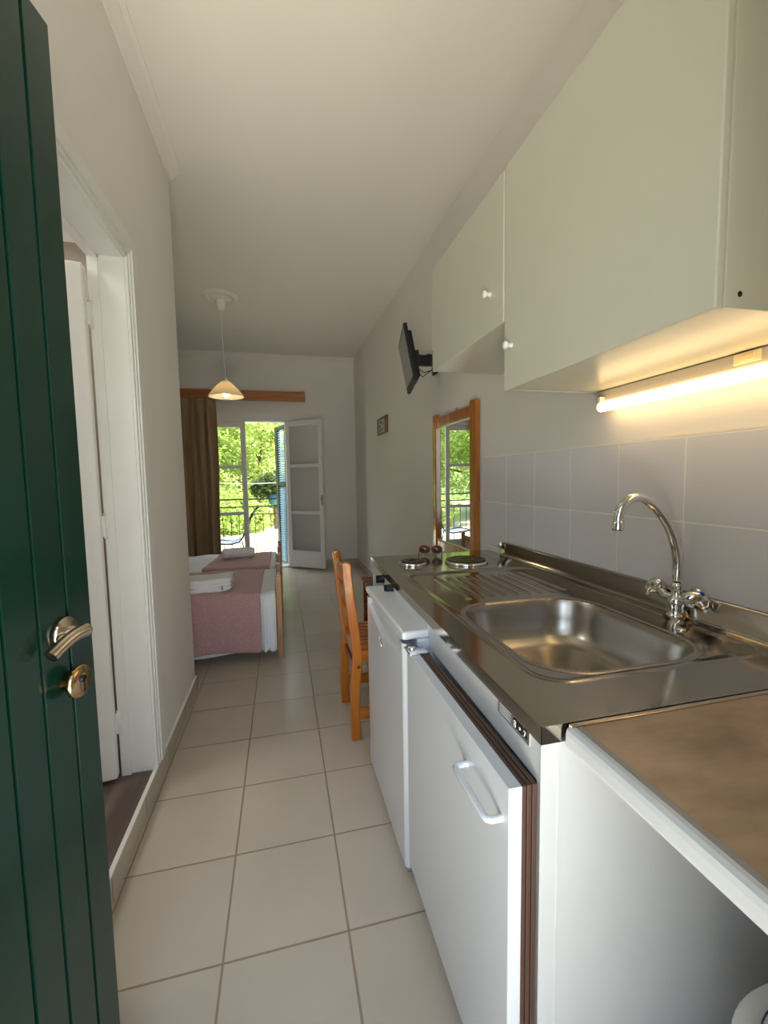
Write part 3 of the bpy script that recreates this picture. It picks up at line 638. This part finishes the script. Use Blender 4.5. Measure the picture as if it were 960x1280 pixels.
for xa in (.318, .71): MB().box(xa, xa+.02, 2.014, 2.352, .395, .451).build('cross_apron', PINE_Y, ch, bevel=.003)
# slatted stool
stl = thing('slatted_stool', 'low red-brown slatted stool glimpsed between the pine chair and the fridge', 'stool', (.80, 3.12, 0))
for k in range(4): y = 2.99+k*.088; MB().box(.585, 1.0, y-.032, y+.032, .492, .512).build('top_slat', REDWOOD, stl, bevel=.003)
for (x, y) in ((.615, 2.99), (.615, 3.25), (.97, 2.99), (.97, 3.25)): MB().box(x-.02, x+.02, y-.02, y+.02, 0, .491).build('leg', REDWOOD, stl, bevel=.003)
for y in (2.99, 3.25): MB().box(.636, .949, y-.011, y+.011, .43, .491).build('rail', REDWOOD, stl, bevel=.002)
for x in (.615, .97): MB().box(x-.011, x+.011, 3.011, 3.229, .43, .491).build('rail', REDWOOD, stl, bevel=.002)

# ------------------------------------------------------------------ beds
bd = thing('single_bed', 'nearer pine single bed with a near corner of white sheet hanging by its post', 'bed', (-1.05, 3.53, 0), 'twin single beds')
def bed_part(name, mb, mt, **k): return mb.build(name, mt, bd, **k)
y0b, y1b = 3.115, 3.965
for y in (y0b, (y0b+y1b)/2, y1b): MB().box(-.068, -.028, y-.02, y+.02, 0 if y != (y0b+y1b)/2 else .25, .605).build('post', BEDWOOD, bd, bevel=.004)
MB().box(-.06, -.036, y0b+.021, (y0b+y1b)/2-.021, .27, .40).box(-.06, -.036, (y0b+y1b)/2+.021, y1b-.021, .27, .40).build('foot_board', BEDWOOD, bd, bevel=.003)
MB().box(-.06, -.036, y0b+.021, (y0b+y1b)/2-.021, .50, .56).box(-.06, -.036, (y0b+y1b)/2+.021, y1b-.021, .50, .56).build('foot_rail', BEDWOOD, bd, bevel=.003)
for y in (y0b, y1b): MB().box(-2.03, -.07, y-.011, y+.011, .22, .32).build('side_rail', BEDWOOD, bd, bevel=.003)
for y in (y0b, y1b): MB().box(-2.08, -2.03, y-.02, y+.02, 0, .9).build('head_post', BEDWOOD, bd, bevel=.004)
MB().box(-2.07, -2.045, y0b+.021, y1b-.021, .35, .85).build('headboard', BEDWOOD, bd, bevel=.003)
MB().box(-2.02, -.085, y0b+.015, y1b-.015, .30, .475).build('mattress', SHEET, bd, bevel=.03, seg=4)
b2 = copy_tree(bd); b2.location.y += .93; b2['label'] = 'farther pine single bed, in front of the curtain and French window'
def drape(name, x0, x1, ya, yb, zt, zbot, off, mt, ruf, seed, th=.006, far_drop=.12, nx=80, ny=70, skewl=0, skewr=0):
    rnd = random.Random(seed); ph = [rnd.uniform(0, 6.28) for _ in range(6)]
    dn_, wd = zt-zbot, yb-ya; tot = dn_+wd+far_drop
    def f(u, v):
        s = v*tot; rc = .025
        if s < dn_:
            h = s/dn_; z = zbot+s; y = ya-off; d = 1-h
            x = x0+(x1-x0)*u
            rr = ruf*d*(1 if ruf < .02 else max(0, min(1, (x+.185)/.02)))*((sin(x*38+ph[0])+.6*sin(x*71+ph[1])+.4*sin(x*19+ph[2])) if ruf < .02 else (.9+sin(x*120+1)+.5*sin(x*205)))
            y += -abs(rr)*1.0-.02*d*d + .0; z += .012*sin(x*9+ph[3])*d
            y += off*0.0
            if h > .93: k = (h-.93)/.07; y += .012*k*k
            x += (skewr*u)*d
            return (x, y, z)
        s2 = s-dn_
        if s2 < wd:
            y = ya-off+.012+(s2)*((wd+off)/wd); t = s2/wd
            x = x0+(x1-x0)*u + skewl*(1-u)*t + skewr*0
            z = zt+.004*sin(x*11+y*7+ph[4])+.003*sin(x*23-y*17+ph[5])
            if s2 < rc: z -= (1-s2/rc)**2*.012
            return (x, y, z)
        s3 = s2-wd; return (x0+(x1-x0)*u+skewl*(1-u), yb+.012, zt-s3-.002)
    return MB().grid(f, nx, ny, True).build(name, mt, solid=th)
tag(drape('bed_sheet', -2.0, -.072, 3.098, 3.94, .484, .075, .008, SHEET, .024, 3, nx=260), 'white sheet on the nearer bed, its hem hanging beside the foot post', 'bed sheet', 'bed sheets')
tag(drape('bed_sheet', -2.0, -.082, 4.045, 4.87, .484, .36, .004, SHEET, .002, 4), 'white sheet on the farther bed, bare towards the curtain', 'bed sheet', 'bed sheets')
tag(drape('bedspread', -1.25, -.175, 3.080, 3.90, .498, .085, .008, PINK, .004, 5, th=.008, skewl=.1), 'dusty pink quilted bedspread hanging almost to the floor off the nearer bed', 'bedspread', 'pink bedspreads')
tag(drape('bedspread', -.72, -.135, 4.035, 4.80, .498, .38, .008, PINK, .002, 6, th=.008, skewl=.06), 'dusty pink bedspread across the foot of the farther bed', 'bedspread', 'pink bedspreads')
# towels
def folded_towel():
    t = thing('folded_towel', 'long folded white towel with a dark tag on the nearer bed', 'towel', (-.62, 3.25, .505), 'rolled towels on the beds')
    for k, (z0, z1, s) in enumerate(((.505, .535, 0), (.537, .562, .006), (.563, .59, .012))):
        def f(u, v, z0=z0, z1=z1, s=s):
            a = 2*PI*v; x = -.90+.52*u; e = min(1, min(u, 1-u)*16+.55)
            y = 3.25+(.12-s)*max(-1, min(1, 1.35*cos(a)))*1.0; z = (z0+z1)/2+(z1-z0)/2*max(-1, min(1, 1.6*sin(a)))*e
            return (x+.006*sin(a*3), y+.08*(u-.5), z+.003*sin(x*30+k))
        MB().grid(f, 24, 24, True).build('towel_fold', TOWEL, t, solid=.004)
    MB().box(-.435, -.429, 3.122, 3.128, .522, .552).build('tag', mat('navy_tag', (.03, .03, .1), .7), t)
folded_towel()
def rolled(u, v):
    a = 2*PI*v*1.0; x = -.60+.30*u; r = .052*(1-.25*max(0, abs(u-.5)*2-.85)/.15); wob = 1+.05*sin(a*2+1)+.02*sin(u*22)
    return (x, 4.50+r*1.15*cos(a)*wob, .56+r*sin(a)*wob-.004)
rt = thing('rolled_towel', 'white rolled towel on the farther bed, in front of the window', 'towel', (-.45, 4.5, .505), 'rolled towels on the beds')
MB().grid(rolled, 24, 24, True).build('towel_roll', TOWEL, rt, solid=.004)
for x in (-.60, -.30):
    pts = [(x, 4.50+(.05-.0042*k)*cos(k*.75), .557+(.045-.0038*k)*sin(k*.75)) for k in range(12)]
    MB().tube(pts, .006, 6).lathe([(0, 0), (.045, 0), (.045, .004), (0, .004)], (x-.002, 4.50, .557), (1, 0, 0), 18).build('rolled_end', TOWEL, rt)

# ------------------------------------------------------------------ sunglasses on the worktop
sg = thing('sunglasses', 'brown tortoiseshell sunglasses standing open on the steel top beside the hotplates', 'sunglasses', (.73, 2.1, ZT))
def ring(c, rx, rz, ax, k=22): return [Vector(c)+Vector(ax)*rx*cos(2*PI*i/k)+Vector((0, 0, rz*sin(2*PI*i/k))) for i in range(k+1)]
axv = Vector((.93, -.36, 0)); c1 = Vector((.728, 2.135, ZT+.034)); c2 = c1+axv*.064
fr_ = MB()
for c in (c1, c2): fr_.tube(ring(c, .027, .022, axv), .0032, 8, False)
fr_.tube([c1+axv*.026+Vector((0, 0, .006)), c1+axv*.032+Vector((0, 0, .011)), c1+axv*.038+Vector((0, 0, .006))], .0028, 8)
fr_.build('frame', TORT, sg)
pv = Vector((axv.y, -axv.x, 0))
for c in (c1, c2):
    MB().add([c]+ring(c, .026, .021, axv)[:-1], [(0, 1+i, 1+(i+1) % 22) for i in range(22)], True).build('lens', mat('brown_lens', (.10, .03, .012), .08, coat=.5), sg, solid=.0015)
for e, s in ((c1-axv*.027, -1), (c2+axv*.027, 1)):
    p = e+Vector((0, 0, .006)); MB().tube([p, p+pv*.02, p+pv*.09+Vector((0, 0, -.012)), p+pv*.12+Vector((0, 0, -.03)), p+pv*.135+Vector((0, 0, -.036))], [.003, .003, .0028, .0035, .003], 8).build('temple', TORT, sg)

# ------------------------------------------------------------------ bin in the near corner
bn = thing('pedal_bin', 'round white bin under the brown worktop, only its lid in view', 'bin', (.785, .31, 0))
bx_, by_ = .785, .31
MB().lathe([(0, 0), (.170, 0), (.175, .01), (.190, .375), (.190, .385)], (bx_, by_, 0), seg=56).build('bucket', WHITE_PL, bn)
MB().lathe([(.192, .368), (.199, .373), (.199, .390), (.190, .408), (.172, .414), (.166, .412), (.164, .408), (.160, .412), (.10, .428), (0, .434)], (bx_, by_, 0), seg=64).build('lid', WHITE_PL, bn)
MB().lathe([(.1670, 0), (.1670, .0015), (.1635, .0015), (.1635, 0)], (bx_, by_, .4092), seg=64).build('lid_groove', mat('groove_navy', (.06, .06, .10), .6), bn)
MB().box(.575, .61, .27, .35, .005, .02).build('pedal', BLACK, bn, bevel=.003)

# ------------------------------------------------------------------ balcony and garden
BST = mat('balcony_concrete', (.62, .60, .55), .8, var=.04)
struct(MB().box(-2.3, 1.4, YB+.2, 7.95, -.3, -.12).build('floor_balcony', BST))
rl = thing('balcony_railing', 'thin dark iron balcony railing with upright bars', 'railing', (-.5, 7.8, -.12))
for z, r in ((.955, .013), (.822, .010), (.69, .008)): MB().box(-2.3, 1.4, 7.8-r, 7.8+r, z-r, z+r).build('rail', BLACKM, rl)
for k in range(22): x = -1.95+k*.134; MB().box(x-.006, x+.006, 7.794, 7.806, -.12, .69).build('bar', BLACKM, rl)
for x in (-2.2, .9, 1.35): MB().box(x-.012, x+.012, 7.788, 7.812, -.12, .955).build('post', BLACKM, rl)
# balcony chair
bc = thing('balcony_armchair', 'dark tubular metal armchair with a pale sling seat out on the balcony', 'chair', (-.85, 7.0, -.12))
for y in (6.8, 7.25):
    MB().tube([(-.36, y, .87), (-.41, y, .84), (-.47, y, .76), (-.53, y, .60), (-.60, y, .42), (-.66, y, .345), (-.78, y, .315), (-1.15, y, .35)], .011, 10).build('side_frame', BLACKM, bc)
    a_ = [(-.54, y, .56), (-.62, y, .40)]
    MB().tube([(-.60, y, .35)]+[(-.88+.28*cos(a), y, .35+.22*sin(a)) for a in [PI*k/12 for k in range(0, 13)]]+[(-1.17, y, .1), (-1.19, y, -.11)], .010, 10).tube([(-.62, y, .36), (-.58, y, .15), (-.55, y, -.11)], .010, 10).build('armrest_hoop', BLACKM, bc)
MB().tube([(-.36, 6.8, .87), (-.35, 7.02, .885), (-.36, 7.25, .87)], .011, 10).build('cross_bar', BLACKM, bc)
MB().tube([(-1.15, 6.8, .35), (-1.15, 7.25, .35)], .011, 10).build('cross_bar', BLACKM, bc)
SL = mat('pale_sling', (.40, .46, .58), .7)
MB().grid(lambda u, v: (-1.14+.48*u, 6.81+.43*v, .335-.02*sin(PI*u)), 10, 4).build('seat_sling', SL, bc, solid=.008)
MB().grid(lambda u, v: (-.63+.25*u-.02*sin(PI*u), 6.81+.43*v, .39+.46*u), 10, 4).build('back_sling', mat('dark_sling', (.03, .035, .04), .7), bc, solid=.006)
# shutter
sh = thing('louvred_shutter', 'dark green louvred shutter folded out beside the right window leaf', 'shutter', (.085, 6.56, .0))
s0, s1 = Vector((.082, 6.57, 0)), Vector((-.065, 7.08, 0)); du = (s1-s0).normalized(); dn = Vector((du.y, -du.x, 0)); L = (s1-s0).length
def SB(mb, a, b, c, d, t=.016): mb.obox(s0+du*(a+b)/2+Vector((0, 0, (c+d)/2)), du*(b-a)/2, dn*t, (0, 0, (d-c)/2))
m = MB(); SB(m, 0, .05, -.06, 2.11); SB(m, L-.13, L, -.06, 2.11, .024)
for z in (-.06, 1.19, 2.05): SB(m, .05, L-.13, z, z+.06, .02)
m.build('frame', SHGREEN, sh, bevel=.003)
m = MB()
for z0, z1 in ((.0, 1.19), (1.25, 2.05)):
    z = z0+.02
    while z < z1-.01: m.obox(s0+du*(L/2-.04)+Vector((0, 0, z)), du*(L/2-.09)-du*.0, dn*.014+Vector((0, 0, .012)), Vector((0, 0, .003))); z += .036
m.build('louvres', SHSKYLIT, sh)
for z in (-.02, 1.08, 2.04): MB().box(.06, .10, 6.535, 6.57, z-.02, z+.02).build('hinge', BLACKM, sh)
# ground, hill, trees
GR = mat('dry_ground', (.78, .72, .55), .95, col2=(.70, .66, .42), vscale=.4)
HILLM = mat('grassy_hill', (.30, .40, .12), .95, col2=(.16, .26, .07), vscale=.8)
def gnd(u, v):
    x = -35+70*u; y = 8.2+60*v; h = -.45+.05*sin(x*.5)+.04*sin(y*.7)
    return (x, y, h)
struct(MB().grid(gnd, 20, 20).build('ground', GR))
def hill(u, v):
    x = -45+90*u; y = 27+30*v; return (x, y, -.6+15*(v**.8)+.5*sin(x*.3)+.4*sin(y*.5+x*.2))
struct(MB().grid(hill, 30, 14).build('ground_hill', HILLM))
struct(MB().box(-6, 6, -8, -.15, -.2, -.02).build('ground_entrance', mat('entrance_paving', (.55, .52, .46), .8)))
LEAFS = []
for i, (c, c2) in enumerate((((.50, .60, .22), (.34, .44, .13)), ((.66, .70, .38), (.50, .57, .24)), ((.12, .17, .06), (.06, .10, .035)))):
    m = mat(('leaf_green', 'leaf_olive', 'leaf_shadow')[i], c, .6, col2=c2, vscale=1.7); nt = m.node_tree; b = nt.nodes['Principled BSDF']
    tl = N(nt, 'ShaderNodeBsdfTranslucent'); tl.inputs['Color'].default_value = (c[0]*1.3, c[1]*1.4, c[2], 1); mx = N(nt, 'ShaderNodeMixShader'); mx.inputs[0].default_value = .4
    nt.links.new(b.outputs[0], mx.inputs[1]); nt.links.new(tl.outputs[0], mx.inputs[2]); nt.links.new(mx.outputs[0], nt.nodes['Material Output'].inputs[0]); LEAFS.append(m)
BARK = mat('bark', (.12, .09, .06), .9, var=.2)
def crown(seed, blobs, n, size):
    r = random.Random(seed); vs = []; fs = []
    tot = sum(b[3]**2 for b in blobs)
    for bx, by, bz, br in blobs:
        for _ in range(int(n*br*br/tot)):
            th, cz = r.uniform(0, 2*PI), r.uniform(-1, 1); q = math.sqrt(1-cz*cz); rad = br*(r.uniform(.5, 1)**.5)*(1+.18*sin(th*5+cz*7))
            p = Vector((bx+rad*q*cos(th), by+rad*q*sin(th), bz+rad*cz*.85))
            a = Vector((r.uniform(-1, 1), r.uniform(-1, 1), r.uniform(-.6, .6))).normalized(); c = a.cross(Vector((r.uniform(-1, 1), r.uniform(-1, 1), r.uniform(-1, 1)))).normalized()
            s = size*r.uniform(.6, 1.3); k = len(vs)
            vs += [p-a*s, p+c*s*.45, p+a*s, p-c*s*.45]; fs.append((k, k+1, k+2, k+3))
    return MB().add(vs, fs)
def tree(loc, seed, h, blobs, n, size, leaf_m, label, group='trees beyond the balcony'):
    t = thing('garden_tree', label, 'tree', loc, group)
    tr_ = MB().tube([(0, 0, -.1), (.08, .03, h*.3), (-.03, .05, h*.6)], [.16, .12, .09], 8)
    for bx, by, bz, br in blobs: tr_.tube([(-.0, .04, h*.45), (bx*.5, by*.5, (bz+h*.45)/2), (bx, by, bz)], [.07, .05, .03], 6)
    tr_.build('trunk', BARK, t, local=True); crown(seed, blobs, n, size).build('foliage', leaf_m, t, local=True)
    return t
BL1 = [(0, 0, 3.2, 1.7), (1.5, .3, 2.7, 1.3), (-1.4, -.3, 2.8, 1.4), (.4, -.5, 4.6, 1.4), (-.8, .5, 4.3, 1.2), (.9, -.8, 1.7, 1.1), (-1.0, -.9, 1.6, 1.1)]
BL2 = [(0, 0, 2.8, 1.5), (1.2, 0, 3.3, 1.3), (-1.2, .2, 3.5, 1.3), (0, -.3, 4.8, 1.5), (.3, -.7, 1.5, 1.2)]
lbl = ['pale green tree seen through the open half of the French window, right of the others', 'bushy green tree behind the glazed left window leaf', 'tall olive tree rearmost between the window tops', 'green tree farther left, seen only in the wall mirror', 'pale tree partly hidden by the brown curtain', 'tall green tree behind the shutter and right window leaf']
for i, (x, y, z, sd, bl, lm, s) in enumerate(((-.9, 17.5, -.45, 1, BL1, 1, 1.0), (-3.2, 16.5, -.45, 2, BL2, 0, 1.0), (-2.0, 21.5, -.45, 3, BL1, 1, 1.35), (-8.0, 17.5, -.45, 4, BL2, 0, 1.2), (-5.4, 19, -.45, 5, BL1, 1, 1.2), (1.6, 20, -.45, 6, BL2, 0, 1.3))):
    t = tree((x, y, z), sd, 4.2, bl, 14000, .085, LEAFS[lm], lbl[i]); t.scale = (s, s, s)
def shrub(loc, seed, r, n, size, lm, label, nm='garden_shrub'):
    t = thing(nm, label, 'shrub', loc, 'shrubs below the trees'); blobs = [(0, 0, r*.7, r), (r*.8, .1, r*.5, r*.7), (-r*.8, 0, r*.55, r*.75)]
    crown(seed, blobs, n, size).build('foliage', LEAFS[lm], t, local=True)
    MB().tube([(0, 0, -.1), (.02, .02, r*.6)], .04, 6).build('stem', BARK, t, local=True)
shrub((-.30, 15.6, .75), 11, .5, 1800, .09, 2, 'dark shaded shrub in the gap of the French window')  # shadow among the foliage, put into the leaf colour
shrub((-1.7, 15.0, -.45), 12, .9, 2600, .09, 0, 'low green shrub behind the balcony chair')
shrub((-3.0, 14.5, -.45), 13, 1.0, 2600, .09, 0, 'green shrub low behind the closed window leaf')
shrub((.6, 18.0, -.45), 14, .9, 2200, .1, 1, 'pale low shrub by the shutter')
tk = thing('water_tank', 'round blue-green water tank under the dark shrub in the garden', 'tank', (-.25, 15.5, -.45))
MB().lathe([(0, 0), (.06, 0), (.06, 1.2), (0, 1.2)], (-.25, 15.5, -.45), seg=12).build('stand_pipe', BARK, tk)
MB().lathe([(0, .85), (.16, .87), (.22, .95), (.22, 1.17), (.15, 1.25), (0, 1.27)], (-.25, 15.5, -.45), seg=20).build('tank_body', mat('tank_blue', (.05, .17, .22), .4), tk)
wr = MB().tube([(-2.5, 13, 1.25), (-.9, 13, 1.18), (1, 13, 1.22)], .012, 6).build('overhead_wire', mat('pale_wire', (.6, .6, .55), .5)); tag(wr, 'pale wire strung across the garden outside', 'wire')

# ------------------------------------------------------------------ light
w_ = D.worlds.new('World'); bpy.context.scene.world = w_; w_.use_nodes = True; nt = w_.node_tree
bg = nt.nodes['Background']; sky = N(nt, 'ShaderNodeTexSky'); sky.sky_type = 'NISHITA'; sky.sun_disc = False; sky.sun_elevation = math.radians(52); sky.sun_rotation = math.radians(80)
nt.links.new(sky.outputs[0], bg.inputs[0]); bg.inputs[1].default_value = .34
def light(kind, name, loc, direction, energy, color, size=None, size_y=None, **k):
    l = D.lights.new(name, kind); l.energy = energy; l.color = color
    if size: l.shape = 'RECTANGLE'; l.size = size; l.size_y = size_y
    for a, b_ in k.items(): setattr(l, a, b_)
    o = D.objects.new(name, l); COL.objects.link(o); o.location = loc
    o.rotation_euler = Vector(direction).to_track_quat('-Z', 'Y').to_euler(); o['kind'] = 'helper'; return o
light('SUN', 'sun', (3, 7, 8), (-.62, .10, -.80), 15.0, (1, .96, .88), angle=.01)
light('AREA', 'entrance_daylight_fill', (-.1, -1.6, 1.6), (.08, 1, -.05), 48, (.80, .90, 1.0), 2.0, 2.0)  # added lamp boosting the daylight that enters by the doorway
light('AREA', 'entrance_bounce_fill', (-.1, -1.85, .02), (0, 0, 1), 330, (1.0, .94, .74), 2.6, 2.3)  # added upward lamp, stands in for light bounced off the paving
light('AREA', 'balcony_sky_fill', (-.5, 7.5, 2.9), (0, -1, -.95), 85, (.90, .95, 1.0), 2.2, .9)  # added lamp above the opening, boosts daylight into the bedroom
light('AREA', 'bathroom_fill', (-1.5, 1.5, 2.75), (0, 0, -1), 14, (1, .95, .88), .5, .5)  # added fill to brighten the bathroom, no known fitting

# ------------------------------------------------------------------ camera
f_px, yaw, pitch, roll = 532.66, .2339, .0800, -.0162
cy_, sy_, cp_, sp_ = cos(yaw), sin(yaw), cos(pitch), sin(pitch)
fwd = Vector((sy_*cp_, cy_*cp_, -sp_)); right = Vector((cy_, -sy_, 0)); upv = right.cross(fwd)
r2 = right*cos(roll)+upv*sin(roll); u2 = -right*sin(roll)+upv*cos(roll)
cam = D.cameras.new('camera'); co = D.objects.new('camera', cam); COL.objects.link(co)
M = Matrix((r2, u2, -fwd)).transposed().to_4x4(); M.translation = Vector((0, 0, 1.29)); co.matrix_world = M
cam.sensor_fit = 'HORIZONTAL'; cam.sensor_width = 36; cam.lens = f_px/960*36; cam.clip_start = .02; cam.clip_end = 300
sc = bpy.context.scene; sc.camera = co
sc.view_settings.view_transform = 'Standard'; sc.view_settings.look = 'None'; sc.view_settings.exposure = 0; sc.view_settings.gamma = 1
sc.view_settings.use_curve_mapping = False
sc.cycles.max_bounces = 10; sc.cycles.diffuse_bounces = 6; sc.cycles.glossy_bounces = 5; sc.cycles.transparent_max_bounces = 12
sc.cycles.sample_clamp_indirect = 6; sc.cycles.caustics_reflective = False; sc.cycles.caustics_refractive = False
sc.cycles.use_denoising = True
